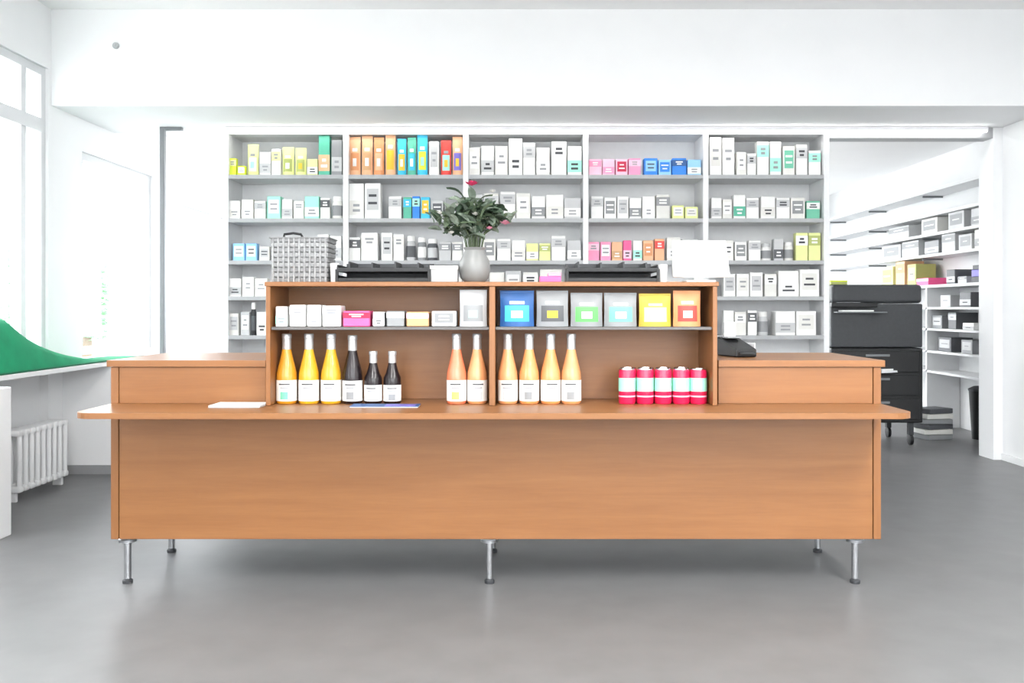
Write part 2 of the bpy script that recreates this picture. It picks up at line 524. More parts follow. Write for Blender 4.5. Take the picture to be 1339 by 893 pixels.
def pouch_bm(wd, h, t, nx=8, nz=10):
    bm = bmesh.new()
    def row(sgn):
        g = []
        for j in range(nz + 1):
            v = j / nz
            r_ = []
            for i in range(nx + 1):
                u = 2 * i / nx - 1
                prof = max(0., 1 - abs(u) ** 2.6)
                vert = 1 - max(0., (v - .35) / .65) ** 1.6 if v > .35 else 1.
                if v > .9:
                    vert = .06
                y = sgn * (t / 2 * (.12 + .88 * prof) * vert)
                wv = wd / 2 * (1 - .03 * math.sin(PI * v))
                r_.append(bm.verts.new((u * wv, y, v * h)))
            g.append(r_)
        return g
    a, b = row(-1), row(1)
    for j in range(nz):
        for i in range(nx):
            bm.faces.new((a[j][i], a[j][i + 1], a[j + 1][i + 1], a[j + 1][i]))
            bm.faces.new((b[j][i + 1], b[j][i], b[j + 1][i], b[j + 1][i + 1]))
        bm.faces.new((b[j][0], a[j][0], a[j + 1][0], b[j + 1][0]))
        bm.faces.new((a[j][nx], b[j][nx], b[j + 1][nx], a[j + 1][nx]))
    for i in range(nx):
        bm.faces.new((a[nz][i], a[nz][i + 1], b[nz][i + 1], b[nz][i]))
        bm.faces.new((b[0][i], b[0][i + 1], a[0][i + 1], a[0][i]))
    return bm

def pouch_front(wd, h, t, wf, v0, v1, lift=.0012, nx=8, nz=6):
    bm = bmesh.new()
    g = []
    for j in range(nz + 1):
        v = v0 + (v1 - v0) * j / nz
        r_ = []
        for i in range(nx + 1):
            u = (2 * i / nx - 1) * wf
            vert = 1 - max(0., (v - .35) / .65) ** 1.6
            y = -t / 2 * (.12 + .88 * max(0., 1 - abs(u) ** 2.6)) * vert - lift
            r_.append(bm.verts.new((u * wd / 2 * (1 - .03 * math.sin(PI * v)), y, v * h)))
        g.append(r_)
    for j in range(nz):
        for i in range(nx):
            bm.faces.new((g[j][i], g[j][i + 1], g[j + 1][i + 1], g[j + 1][i]))
    return bm

def product(kind, label, base, wd, h, t, main, accent='white', rz=0., group=None, prints=2):
    """one package standing with its bottom centre on base; front looks to -Y"""
    names = {'box': ('carton', 'carton'), 'pouch': ('pouch', 'pouch'), 'jar': ('jar', 'jar'), 'stack': ('carton', 'carton')}
    t_ = thing(names[kind][0], label, names[kind][1], base, rz, group)
    mm = COL[main]
    am = COL[accent]
    dark = accent in ('white', 'off-white', 'light grey', 'pale yellow', 'mint', 'pale pink', 'sky blue')
    pm = (INKG if R.random() < .7 else INK) if dark else PAPER
    if kind == 'box':
        obj('body', box(-wd / 2, wd / 2, -t / 2, t / 2, 0, h, min(.003, wd * .05)), mm, t_)
        f = -t / 2
        a = R.choice([0, 1, 2])
        if a == 0:
            lb = obj('label', box(-wd * .5, wd * .5, f - .0012, f + .001, h * .12, h * .52), am, t_)
            z0, z1 = h * .17, h * .46
        elif a == 1:
            lb = obj('label', box(-wd * .38, wd * .38, f - .0012, f + .001, h * .25, h * .85), am, t_)
            z0, z1 = h * .34, h * .76
        else:
            lb = obj('label', box(-wd * .5, wd * .5, f - .0012, f + .001, h * .55, h * .9), am, t_)
            z0, z1 = h * .6, h * .84
        for k in range(prints):
            zz = z0 + (z1 - z0) * (k + .5) / prints
            ww = wd * R.uniform(.16, .3)
            obj('print_line', box(-ww, ww, f - .0022, f - .0008, zz - h * .035, zz + h * .035), pm, lb)
    elif kind == 'pouch':
        obj('bag', pouch_bm(wd, h, t), mm, t_, smooth=True)
        # printed panel follows the bulge closely
        b = pouch_front(wd, h, t, .72, .14, .58)
        lb = obj('label', b, am, t_, smooth=True)
        obj('print_line', pouch_front(wd, h, t, .45, .62, .7, .001), pm if not dark else INKG, lb, smooth=True)
        obj('emblem', pouch_front(wd, h, t, .34, .24, .44, .002), R.choice([PAPER, COL['off-white'], COL['golden'], COL['mint']]), lb, smooth=True)
        b = bmesh.new()
        bx(b, -wd * .47, wd * .47, -.004, .004, h * .93, h * .985, .001)
        obj('seal', b, mm, t_)
    elif kind == 'jar':
        r = wd / 2
        obj('body', lathe([(r * .9, 0), (r, h * .05), (r, h * .7), (r * .8, h * .8)], 18), mm, t_, smooth=True)
        obj('label', lathe([(r * 1.012, h * .15), (r * 1.012, h * .6)], 18, cap=False), am, t_, smooth=True)
        obj('lid', lathe([(r * .84, h * .8), (r * .86, h * .82), (r * .86, h * .97), (r * .8, h)], 18), COL['white'] if main != 'white' else COL['light grey'], t_, smooth=True)
    return t_

# shelving behind the counter
YS = 6.9
BX = [295, 452, 609, 766, 923, 1081]
SZ = [229, 286, 341, 388, 439]
szl = [Z(v, YS) for v in SZ]
sx0, sx1 = X(BX[0], YS), X(BX[-1], YS)
sh = thing('wall_shelving', 'tall white five-bay shelving full of goods behind the counter', 'shelving', ((sx0 + sx1) / 2, YS, 0))
so = (sx0 + sx1) / 2
STOP = Z(170, YS) 
for i, p in enumerate(BX):
    x = X(p, YS) - so
    obj('upright', box(x - .02, x + .02, 0, .36, 0, STOP - .003, .001), SHELFW, sh)
for i in range(5):
    a, b_ = X(BX[i], YS) - so + .021, X(BX[i + 1], YS) - so - .021
    obj('back_panel', box(a, b_, .345, .36, .06, STOP - .03), SHELFB, sh)
    for z in szl + [.62, .3]:
        obj('shelf_board', box(a, b_, .006, .343, z - .024, z, .001), SHELFW, sh)
        obj('price_rail', box(a, b_, .0, .006, z - .026, z + .003), mat('price_rail_grey', (168, 170, 172), .4, noise=.03), sh)
    obj('top_board', box(a, b_, .0, .343, STOP - .03, STOP - .005), SHELFW, sh)
obj('plinth', box(sx0 - so + .022, sx1 - so - .022, .03, .05, 0, .058), SHELFW, sh)

ROWN = ['top', 'second', 'third', 'fourth', 'fifth']
BAYN = ['first', 'second', 'third', 'fourth', 'fifth']
ORD = ['first', 'second', 'third', 'fourth', 'fifth', 'sixth', 'seventh', 'eighth', 'ninth', 'tenth', 'eleventh', 'twelfth']
# row -> bay -> (left px, right px, top px, kind, colour, label colour)
G = {
 (0, 0): [(299, 309, 206, 'box', 'bright yellow', 'pale yellow'), (310, 321, 216, 'box', 'bright yellow', 'white'), (322, 337, 187, 'pouch', 'pale yellow', 'off-white'), (339, 354, 198, 'box', 'white', 'light grey'), (355, 367, 194, 'box', 'white', 'pale yellow'),
          (368, 384, 191, 'pouch', 'pale yellow', 'olive'), (385, 400, 192, 'pouch', 'pale yellow', 'olive'), (401, 415, 207, 'box', 'pale yellow', 'white'), (416, 431, 176, 'box', 'teal', 'orange'), (433, 447, 182, 'box', 'grey', 'light grey')],
 (0, 1): [(456, 471, 177, 'pouch', 'orange', 'deep orange'), (472, 487, 176, 'pouch', 'orange', 'tan'), (488, 502, 178, 'pouch', 'deep orange', 'orange'), (503, 517, 171, 'pouch', 'orange', 'golden'), (519, 531, 180, 'pouch', 'cyan', 'golden'), (532, 544, 178, 'pouch', 'teal', 'cyan'),
          (545, 559, 174, 'pouch', 'cyan', 'bright yellow'), (561, 574, 184, 'box', 'white', 'light grey'), (576, 590, 182, 'pouch', 'red', 'mint'), (591, 605, 177, 'pouch', 'orange', 'purple')],
 (0, 2): [(613, 628, 192, 'box', 'off-white', 'white'), (629, 646, 190, 'box', 'white', 'light grey'), (647, 664, 190, 'box', 'off-white', 'white'), (665, 683, 180, 'box', 'white', 'white'), (684, 700, 186, 'box', 'white', 'light grey'), (701, 719, 192, 'box', 'off-white', 'white'), (721, 741, 184, 'box', 'white', 'white'), (742, 761, 190, 'box', 'white', 'mint')],
 (0, 3): [(770, 787, 207, 'box', 'pale pink', 'pink'), (788, 804, 207, 'box', 'pale pink', 'pink'), (805, 821, 207, 'box', 'pale pink', 'crimson'), (822, 838, 206, 'box', 'pink', 'pale pink'), (842, 860, 206, 'box', 'blue', 'sky blue'), (861, 878, 208, 'box', 'sky blue', 'blue'), (879, 898, 206, 'box', 'blue', 'deep blue'), (899, 917, 208, 'box', 'sky blue', 'white')],
 (0, 4): [(928, 944, 178, 'box', 'white', 'off-white'), (945, 961, 179, 'box', 'white', 'white'), (963, 976, 198, 'box', 'off-white', 'white'), (977, 989, 200, 'box', 'white', 'light grey'), (990, 1006, 184, 'box', 'white', 'mint'), (1007, 1022, 184, 'box', 'white', 'mint'), (1024, 1040, 190, 'box', 'off-white', 'sea green'), (1041, 1056, 188, 'box', 'white', 'light grey'), (1058, 1074, 196, 'box', 'white', 'mint')],
 (1, 0): [(299, 314, 262, 'box', 'white', 'off-white'), (315, 331, 260, 'box', 'off-white', 'white'), (332, 347, 262, 'box', 'white', 'light grey'), (349, 367, 256, 'box', 'mint', 'white'), (368, 382, 260, 'box', 'white', 'light grey'), (383, 397, 262, 'box', 'off-white', 'white'), (398, 417, 256, 'box', 'mint', 'white'), (418, 431, 258, 'box', 'white', 'dark grey'), (433, 447, 256, 'jar', 'off-white', 'grey')],
 (1, 1): [(456, 476, 239, 'box', 'white', 'off-white'), (477, 498, 239, 'box', 'white', 'light grey'), (508, 525, 256, 'box', 'white', 'light grey'), (527, 538, 257, 'box', 'teal', 'cyan'), (539, 549, 256, 'box', 'blue', 'mint'), (550, 562, 257, 'box', 'cyan', 'golden'), (564, 580, 262, 'box', 'light grey', 'dark grey'), (582, 604, 258, 'box', 'grey', 'light grey')],
 (1, 2): [(613, 632, 254, 'box', 'light grey', 'grey'), (633, 652, 252, 'box', 'off-white', 'light grey'), (654, 674, 250, 'box', 'white', 'light grey'), (675, 694, 252, 'box', 'off-white', 'white'), (695, 713, 256, 'box', 'white', 'grey'), (714, 737, 254, 'box', 'white', 'off-white'), (738, 760, 258, 'box', 'light grey', 'white')],
 (1, 3): [(773, 789, 256, 'box', 'white', 'light grey'), (790, 806, 258, 'box', 'white', 'grey'), (807, 822, 256, 'box', 'white', 'light grey'), (823, 839, 258, 'box', 'white', 'grey'), (840, 857, 256, 'box', 'white', 'white'), (858, 876, 254, 'box', 'off-white', 'grey'), (879, 895, 268, 'box', 'pale yellow', 'white'), (896, 913, 270, 'box', 'pale yellow', 'off-white')],
 (1, 4): [(930, 944, 258, 'box', 'white', 'light grey'), (945, 958, 260, 'box', 'off-white', 'white'), (959, 975, 254, 'box', 'white', 'teal'), (976, 993, 258, 'box', 'white', 'light grey'), (995, 1014, 256, 'box', 'white', 'off-white'), (1015, 1033, 258, 'box', 'white', 'light grey'), (1034, 1053, 258, 'box', 'off-white', 'grey'), (1055, 1073, 262, 'box', 'sea green', 'white')],
 (2, 0): [(304, 320, 318, 'box', 'sky blue', 'white'), (321, 336, 318, 'box', 'sky blue', 'white'), (338, 352, 322, 'box', 'off-white', 'light grey'), (354, 372, 318, 'box', 'light grey', 'white'), (374, 394, 316, 'box', 'grey', 'light grey'), (396, 413, 318, 'box', 'light grey', 'grey'), (415, 430, 306, 'box', 'white', 'off-white'), (431, 446, 308, 'box', 'white', 'light grey')],
 (2, 1): [(456, 471, 310, 'box', 'white', 'dark grey'), (472, 494, 304, 'box', 'white', 'off-white'), (498, 513, 304, 'box', 'white', 'light grey'), (514, 528, 306, 'box', 'white', 'off-white'), (530, 543, 308, 'jar', 'light grey', 'dark grey'), (545, 557, 310, 'jar', 'grey', 'white'), (558, 572, 312, 'jar', 'dark grey', 'light grey'), (574, 590, 316, 'box', 'light grey', 'grey'), (591, 605, 316, 'box', 'off-white', 'grey')],
 (2, 2): [(613, 630, 314, 'box', 'light grey', 'white'), (631, 648, 312, 'box', 'off-white', 'grey'), (650, 668, 312, 'box', 'white', 'light grey'), (669, 687, 314, 'box', 'white', 'off-white'), (688, 704, 318, 'box', 'pale yellow', 'white'), (705, 720, 318, 'box', 'pale yellow', 'olive'), (721, 740, 308, 'box', 'white', 'light grey'), (742, 760, 314, 'box', 'light grey', 'white')],
 (2, 3): [(769, 784, 316, 'box', 'pink', 'pale pink'), (785, 799, 316, 'box', 'pink', 'white'), (800, 814, 316, 'box', 'orange', 'tan'), (815, 826, 314, 'box', 'hot pink', 'pale pink'), (828, 840, 314, 'box', 'white', 'mint'), (841, 855, 314, 'box', 'orange', 'deep orange'), (856, 869, 312, 'box', 'orange', 'red'), (872, 890, 310, 'box', 'off-white', 'white'), (892, 914, 312, 'box', 'light grey', 'white')],
 (2, 4): [(930, 944, 316, 'box', 'white', 'light grey'), (945, 960, 314, 'box', 'off-white', 'white'), (961, 977, 316, 'box', 'white', 'grey'), (979, 995, 314, 'box', 'white', 'light grey'), (996, 1010, 318, 'jar', 'white', 'grey'), (1012, 1025, 312, 'box', 'light grey', 'dark grey'), (1026, 1039, 316, 'jar', 'off-white', 'grey'), (1041, 1057, 304, 'box', 'pale yellow', 'white'), (1058, 1074, 304, 'box', 'pale yellow', 'olive')],
 (3, 0): [(299, 315, 364, 'box', 'white', 'light grey'), (316, 332, 362, 'box', 'white', 'off-white'), (333, 350, 364, 'box', 'off-white', 'white')],
 (3, 1): [(560, 580, 362, 'box', 'light grey', 'white'), (582, 604, 360, 'box', 'light grey', 'off-white')],
 (3, 2): [(640, 660, 356, 'box', 'off-white', 'light grey'), (661, 682, 354, 'box', 'light grey', 'white'), (684, 704, 356, 'box', 'off-white', 'white'), (706, 735, 352, 'box', 'off-white', 'light grey')],
 (3, 4): [(946, 962, 358, 'box', 'white', 'light grey'), (963, 980, 358, 'box', 'white', 'off-white'), (981, 998, 356, 'box', 'white', 'light grey'), (1000, 1016, 358, 'box', 'off-white', 'white'), (1018, 1045, 354, 'box', 'white', 'white'), (1046, 1072, 352, 'box', 'white', 'off-white')],
 (4, 0): [(299, 312, 410, 'box', 'off-white', 'light grey'), (314, 326, 408, 'box', 'light grey', 'white'), (327, 334, 396, 'jar', 'black', 'dark grey'), (335, 349, 408, 'box', 'white', 'off-white')],
 (4, 4): [(946, 960, 406, 'box', 'white', 'light grey'), (961, 976, 408, 'box', 'off-white', 'white'), (978, 990, 406, 'box', 'white', 'dark grey'), (992, 1006, 408, 'jar', 'light grey', 'grey'), (1014, 1040, 407, 'box', 'white', 'light grey'), (1041, 1068, 407, 'box', 'white', 'off-white')],
}
NAMED = {'box': 'carton', 'pouch': 'pouch', 'jar': 'jar'}
for (r_, b_), items in G.items():
    for k, (a, b2, top, kind, c1, c2) in enumerate(items):
        Yp = YS + .03
        wd = (b2 - a) * Yp / F - .003
        h = (SZ[r_] - top) * YS / F
        dep = min(wd * .8, .12) if kind == 'box' else (min(.07, wd * .6) if kind == 'pouch' else wd)
        lab = '%s %s, %s item from left, %s shelf, %s bay behind counter' % (c1, NAMED[kind], ORD[k], ROWN[r_], BAYN[b_])
        if r_ == 3 and b_ in (1, 2):
            lab = '%s carton, %s visible item above the rack, fourth shelf, %s bay' % (c1, ORD[k], BAYN[b_])
        product(kind, lab, (X((a + b2) / 2, Yp), Yp + dep / 2 + R.uniform(0, .012), szl[r_] + .001), wd, h, dep, c1, c2, R.uniform(-.04, .04), 'goods on the wall shelving')

# ------------------------------------------------------------------ bottles and cans on the ledge
YBOT = YF - .035
def liquid(name, rgb):
    return mat('juice_' + name, rgb, .12, noise=.05, scale=8, coat=.4)
JU = {'amber': liquid('amber', (206, 142, 40)), 'golden': liquid('golden', (212, 160, 40)), 'berry': mat('juice_berry', (30, 22, 25), .22, noise=.05, scale=8), 'carrot': liquid('carrot', (232, 150, 92)), 'apricot': liquid('apricot', (222, 154, 104)), 'tomato': liquid('tomato', (238, 132, 96))}
FOIL = mat('silver_cap', (196, 197, 198), .35, .6, noise=.05)
LBL = mat('bottle_label', (232, 232, 228), .6, noise=.02)
def bottle(px, top, wpx, bottom, j, label, sprig, small=False):
    r = wpx * YBOT / F / 2
    h = (bottom - top) * YBOT / F
    y = YBOT + r
    t = thing('juice_bottle', label, 'bottle', (X(px, y), y, ZL + .001), R.uniform(-.15, .15), 'juice bottles in the display rack')
    lh = .34 * h if not small else .36 * h
    prof = [(r * .86, 0), (r * .97, .006), (r * .97, lh + .012), (r * .94, lh + .03), (r * .72, h * .58), (r * .5, h * .72), (r * .4, h * .8), (r * .38, h * .965), (r * .37, h * .97)]
    obj('glass_body', lathe(prof, 24), JU[j], t, smooth=True)
    obj('cap', lathe([(r * .43, h * .76), (r * .43, h * .93), (r * .46, h * .935), (r * .46, h * .99), (r * .42, h)], 20), FOIL, t, smooth=True)
    lb = obj('label', lathe([(r * .985, .012), (r * .985, lh)], 24, cap=False), LBL, t, smooth=True)
    def patch(z0, z1, a, m, n='print_line'):
        obj(n, lathe([(r * .995, z0), (r * .995, z1)], 8, -PI / 2 - a, -PI / 2 + a, cap=False), m, lb, smooth=True)
    patch(lh * .8, lh * .86, .55, INK)
    patch(lh * .66, lh * .71, .4, INKG)
    patch(lh * .2, lh * .52, .38, COL[sprig], 'emblem')
    return t
pos = ['leftmost of the three amber juice bottles', 'middle one of the three amber juice bottles', 'golden juice bottle right beside the tall dark bottle']
for px, lab in zip((375, 404, 433), pos):
    bottle(px, 437, 27.5, 529, 'amber' if px < 400 else 'golden', lab, 'light grey' if px != 375 else 'sea green')
bottle(461, 438, 27, 528, 'berry', 'tall dark berry juice bottle with white label', 'grey')
bottle(488, 459, 24, 528, 'berry', 'short dark bottle next to the tall dark bottle', 'light grey', True)
bottle(513, 459, 24, 528, 'berry', 'short dark bottle at the right end of the dark group', 'grey', True)
for px, j, lab, sp in ((597, 'tomato', 'reddish orange juice bottle, left one before the rack divider', 'olive'), (624, 'apricot', 'orange juice bottle directly left of the rack divider', 'light grey'),
                       (664, 'apricot', 'orange juice bottle directly right of the rack divider', 'light grey'), (692, 'carrot', 'second orange juice bottle right of the rack divider', 'grey'),
                       (720, 'carrot', 'third orange juice bottle right of the rack divider', 'light grey'), (747, 'apricot', 'rightmost orange juice bottle in the right bay', 'grey')):
    bottle(px, 437, 27, 529, j, lab, sp)
CANR = mat('red_can', (214, 28, 78), .3, noise=.04, coat=.3)
def can(px, row, label):
    r = 23.0 * YBOT / F / 2 - .0008
    h = 46 * YBOT / F
    y = YBOT + r + row * (2 * r + .004)
    t = thing('red_can', label, 'can', (X(px, YBOT + r) , y, ZL + .001), R.uniform(-.3, .3), 'red cans in the display rack')
    obj('body', lathe([(r * .9, 0), (r, .006), (r, h - .012), (r * .93, h - .004)], 24), CANR, t, smooth=True)
    obj('lid', lathe([(r * .93, h - .004), (r * .93, h), (r * .86, h), (r * .85, h - .003)], 24), CHROME, t, smooth=True)
    lb = obj('label', lathe([(r * 1.01, h * .36), (r * 1.01, h * .74)], 24, cap=False), COL['mint'] if row == 0 else LBL, t, smooth=True)
    obj('emblem', lathe([(r * 1.02, h * .42), (r * 1.02, h * .68)], 8, -PI / 2 - .5, -PI / 2 + .5, cap=False), LBL, lb, smooth=True)
    obj('red_band', lathe([(r * 1.008, h * .2), (r * 1.008, h * .24)], 24, cap=False), COL['pale pink'], t, smooth=True)
for i, px in enumerate((826, 849.5, 873, 896.5, 919)):
    can(px - 6, 0, 'red can with pale label in the front row, %s from the left' % ORD[i])
    if i < 4:
        can(px - 2, 1, 'red can in the back row, %s from the left' % ORD[i])

# goods on the rack's middle shelf
YM = YR0 + .025
def rack(x0, x1, top, kind, c1, c2, label, prints=2, dep=None):
    wd = (x1 - x0) * YM / F - .003
    h = Z(top, YM) - DS
    dep = dep or (.1 if kind == 'box' else .055)
    return product(kind, label, (X((x0 + x1) / 2, YM), YM + dep / 2, DS + .001), wd, h, dep, c1, c2, 0, 'goods on the rack shelf', prints)
rack(360, 376, 401, 'box', 'white', 'mint', 'small white carton with mint band at the left end of the rack')
rack(378, 400, 399, 'box', 'white', 'off-white', 'white carton second from the left end of the rack shelf')
rack(401, 420, 399, 'box', 'white', 'white', 'white carton third from the left end of the rack shelf')
rack(421, 446, 400, 'box', 'white', 'light grey', 'wide white carton beside the hot pink carton')
rack(448, 484, 407, 'box', 'hot pink', 'crimson', 'hot pink carton on the left side of the rack shelf')
rack(487, 503, 408, 'box', 'light grey', 'white', 'light grey carton right beside the hot pink carton')
rack(505, 529, 407, 'box', 'grey', 'white', 'mid grey carton in the left bay of the rack shelf')
rack(531, 561, 408, 'box', 'tan', 'pale pink', 'tan carton with pink band in the left bay')
rack(564, 597, 407, 'box', 'light grey', 'grey', 'light grey carton left of the tall pouch')
rack(600, 637, 379, 'pouch', 'light grey', 'grey', 'tall silvery pouch left of the rack divider')
rack(653, 699, 380, 'pouch', 'deep blue', 'cyan', 'deep blue pouch with colourful print right of the divider')
rack(701, 744, 380, 'pouch', 'grey', 'dark grey', 'plain grey pouch between the blue pouch and green printed pouch')
rack(746, 789, 383, 'pouch', 'grey', 'green', 'grey silvery pouch with bright green print')
rack(790, 834, 383, 'pouch', 'grey', 'sea green', 'grey silvery pouch with sea green print')
rack(836, 879, 384, 'pouch', 'ochre', 'pale yellow', 'golden yellow pouch in the right bay of the rack')
rack(881, 918, 380, 'pouch', 'deep orange', 'red', 'orange pouch with red label at the right end of the rack')

# ------------------------------------------------------------------ things on top of the rack
YTOP = YF - .03
def tx(px, Y=YTOP):
    return X(px, Y)
# woven grey basket
bk = thing('woven_basket', 'grey woven basket at the left end of the rack top', 'basket', (tx(390), YTOP + .1, DT + .001))
gm = mat('grey_wicker', (150, 151, 152), .8, noise=.25, scale=60, bump=.5)
gm2 = mat('grey_wicker_dark', (132, 133, 134), .8, noise=.2, scale=60, bump=.5)
bw, bd, bh = 76 * YTOP / F / 2, .085, Z(310, YTOP) - DT
for k in range(9):
    z0, z1 = bh * k / 9, bh * (k + 1) / 9 - .002
    g = 1 - .05 * (1 - k / 8)
    b = bmesh.new()
    bx(b, -bw * g, bw * g, -bd * g, -bd * g + .008, z0, z1, .003)
    bx(b, -bw * g, bw * g, bd * g - .008, bd * g, z0, z1, .003)
    bx(b, -bw * g, -bw * g + .008, -bd * g + .008, bd * g - .008, z0, z1, .003)
    bx(b, bw * g - .008, bw * g, -bd * g + .008, bd * g - .008, z0, z1, .003)
    obj('woven_band', b, gm if k % 2 else gm2, bk)
for k in range(11):
    xx = -bw + 2 * bw * (k + .5) / 11
    obj('stake', box(xx - .004, xx + .004, -bd - .003, -bd + .002, 0, bh - .002, .001), gm, bk)
obj('base', box(-bw * .93, bw * .93, -bd * .93, bd * .93, 0, .006), gm2, bk)
obj('rim', prism([(-bw - .004, -bd - .005), (bw + .004, -bd - .005), (bw + .004, bd + .005), (-bw - .004, bd + .005)], bh - .004, bh + .001), gm2, bk)
b = bmesh.new()
tube(b, [(-bw * .55, -bd + .01, bh), (-bw * .52, -bd + .005, bh + .012), (-bw * .2, -bd, bh + .016), (bw * .05, -bd + .005, bh + .012), (bw * .1, -bd + .01, bh)], .005)
obj('handle', b, BLACK, bk, smooth=True)
def cup(px, wpx, top, label):
    r = wpx * YTOP / F / 2
    h = Z(top, YTOP) - DT
    t = thing('paper_cup', label, 'cup', (tx(px), YTOP + .05, DT + .001), 0)
    obj('wall', lathe([(r * .8, 0), (r, h), (r * .94, h), (r * .76, .004)], 18, cap=False), PAPER, t, smooth=True)
    obj('rim', lathe([(r, h - .004), (r * 1.06, h - .002), (r * 1.06, h), (r * .95, h + .001)], 18, cap=False), PAPER, t, smooth=True)
    obj('base', lathe([(r * .79, .001), (r * .79, .004)], 18), PAPER, t)
cup(434, 12, 344, 'small white cup between the basket and the left black tray')
cup(869, 13, 346, 'small white cup between the right black tray and screen')
def tray(x0, x1, label):
    wd = (x1 - x0) * YTOP / F / 2
    t = thing('letter_tray', label, 'tray', (tx((x0 + x1) / 2), YTOP + .11, DT + .001))
    h = Z(342, YTOP) - DT
    for z, n in ((0, 'lower_tray'), (h * .5, 'upper_tray')):
        b = bmesh.new()
        bx(b, -wd, wd, -.105, .105, z, z + .005, .001)
        bx(b, -wd, wd, -.105, -.100, z + .005, z + .016)
        bx(b, -wd, wd, .100, .105, z + .005, z + .028)
        bx(b, -wd, -wd + .005, -.1, .1, z + .005, z + .028)
        bx(b, wd - .005, wd, -.1, .1, z + .005, z + .028)
        obj(n, b, BLACK, t)
    obj('back_wall', box(-wd, wd, .105, .11, 0, h, .001), CHAR, t)
    for k in range(4):
        xx = -wd + 2 * wd * (k + .5) / 4
        obj('divider', box(xx - .003, xx + .003, -.09, .1, h * .5 + .005, h - .004 * (k % 2)), CHAR, t)
    for sx in (-1, 1):
        obj('post', box(sx * wd - .006, sx * wd + .006, -.108, -.097, 0, h * .62, .001), BLACK, t)
    obj('paper_stack', box(-wd * .7, wd * .5, -.09, .08, .0055, .014), mat('grey_paper', (150, 150, 150), .7, noise=.03), t)
tray(440, 561, 'low black two-tier tray left of the flower vase')
tray(742, 861, 'low black two-tier tray left of the white screen')
t = thing('paper_box', 'pale grey carton between the left tray and the vase', 'carton', (tx(580), YTOP + .08, DT + .001))
obj('body', box(-.056, .053, -.05, .05, 0, .058, .003), COL['light grey'], t)
obj('lid', box(-.059, .056, -.053, .053, .052, .068, .002), COL['off-white'], t)
t = thing('pink_carton', 'small pink carton on the rack top between vase and right tray', 'carton', (tx(720), YTOP + .05, DT + .001))
obj('body', box(-.044, .044, -.03, .03, 0, .024, .002), COL['hot pink'], t)
obj('lid', box(-.01, .045, -.031, .031, .024, .038, .002), COL['pink'], t)
# white point-of-sale screen turned away
t = thing('white_screen', 'plain white back of a screen on a stand at rack right end', 'screen', (tx(921), YTOP + .1, DT + .001))
sw, sh_ = 72 * YTOP / F / 2, Z(312, YTOP) - DT
b = box(-sw, sw, -.012, .012, .022, sh_, .006, 3)
for v in b.verts:
    v.co.y += (v.co.z - .02) * .12
    v.co.x += -(v.co.z - sh_) * .1 * (1 if v.co.x > 0 else 0)
obj('housing', b, PAPER, t)
obj('foot', box(-.06, .06, -.04, .09, 0, .01, .003), PAPER, t)
obj('stem', box(-.02, .02, .018, .032, .01, .09, .003), PAPER, t)
# vase with flowers
vz = thing('flower_vase', 'round grey stoneware vase on the rack top', 'vase', (tx(619), YTOP + .1, DT + .001))
vh = Z(322, YTOP) - DT
vr = .066
vm = mat('stoneware', (132, 133, 132), .35, noise=.08, scale=9)
obj('body', lathe([(vr * .6, 0), (vr * .88, vh * .12), (vr, vh * .38), (vr * .95, vh * .6), (vr * .7, vh * .82), (vr * .62, vh * .92), (vr * .72, vh), (vr * .66, vh), (vr * .55, vh * .9)], 28, cap=False), vm, vz, smooth=True)
obj('base', lathe([(vr * .62, 0), (vr * .62, .004)], 24), vm, vz)
bq = thing('flower_bouquet', 'loose bouquet of dark foliage with pink blooms in the vase', 'bouquet', (tx(619), YTOP + .1, DT + vh * .9))
def leaf_mesh(m):
    b = bmesh.new()
    n = 5
    L_, R_, M_ = [], [], []
    for i in range(n + 1):
        u = i / n
        wv = .013 * math.sin(PI * min(1, u * .93 + .05)) ** .8
        zc = .008 * math.sin(PI * u)
        M_.append(b.verts.new((u * .05, 0, zc - .003)))
        L_.append(b.verts.new((u * .055, wv, zc)))
        R_.append(b.verts.new((u * .055, -wv, zc)))
    for i in range(n):
        b.faces.new((M_[i], M_[i + 1], L_[i + 1], L_[i]))
        b.faces.new((R_[i], R_[i + 1], M_[i + 1], M_[i]))
    me = bpy.data.meshes.new('leaf')
    b.to_mesh(me); b.free()
    me.materials.append(m)
    return me
LM = [leaf_mesh(m) for m in LEAF]
stem_m = mat('flower_stem', (84, 98, 70), .6, noise=.1)
tips = []
for k in range(32):
    a = 2.4 * k
    rad = .165 * math.sqrt((k + .5) / 32)
    top = Vector((rad * math.cos(a), rad * math.sin(a) * .55, .24 - rad * .75 + R.uniform(-.05, .03)))
    mid = Vector((top.x * .3, top.y * .3, top.z * .5))
    obj('stem', tube(bmesh.new(), [(top.x * .08, top.y * .08, -.08), mid, top], .0022, 5), stem_m, bq)
    tips.append((mid, top))
    for q in range(6):
        u = .25 + .75 * q / 5
        p = mid.lerp(top, u)
        o = inst('leaf', LM[R.choice([0, 0, 1, 2])], bq, p + Vector((R.uniform(-.02, .02), R.uniform(-.02, .02), R.uniform(-.02, .015))))
        o.rotation_euler = (R.uniform(-.6, .6), R.uniform(-1.0, .3), R.uniform(0, 2 * PI))
        s = R.uniform(1.0, 1.6)
        o.scale = (s, s, s)
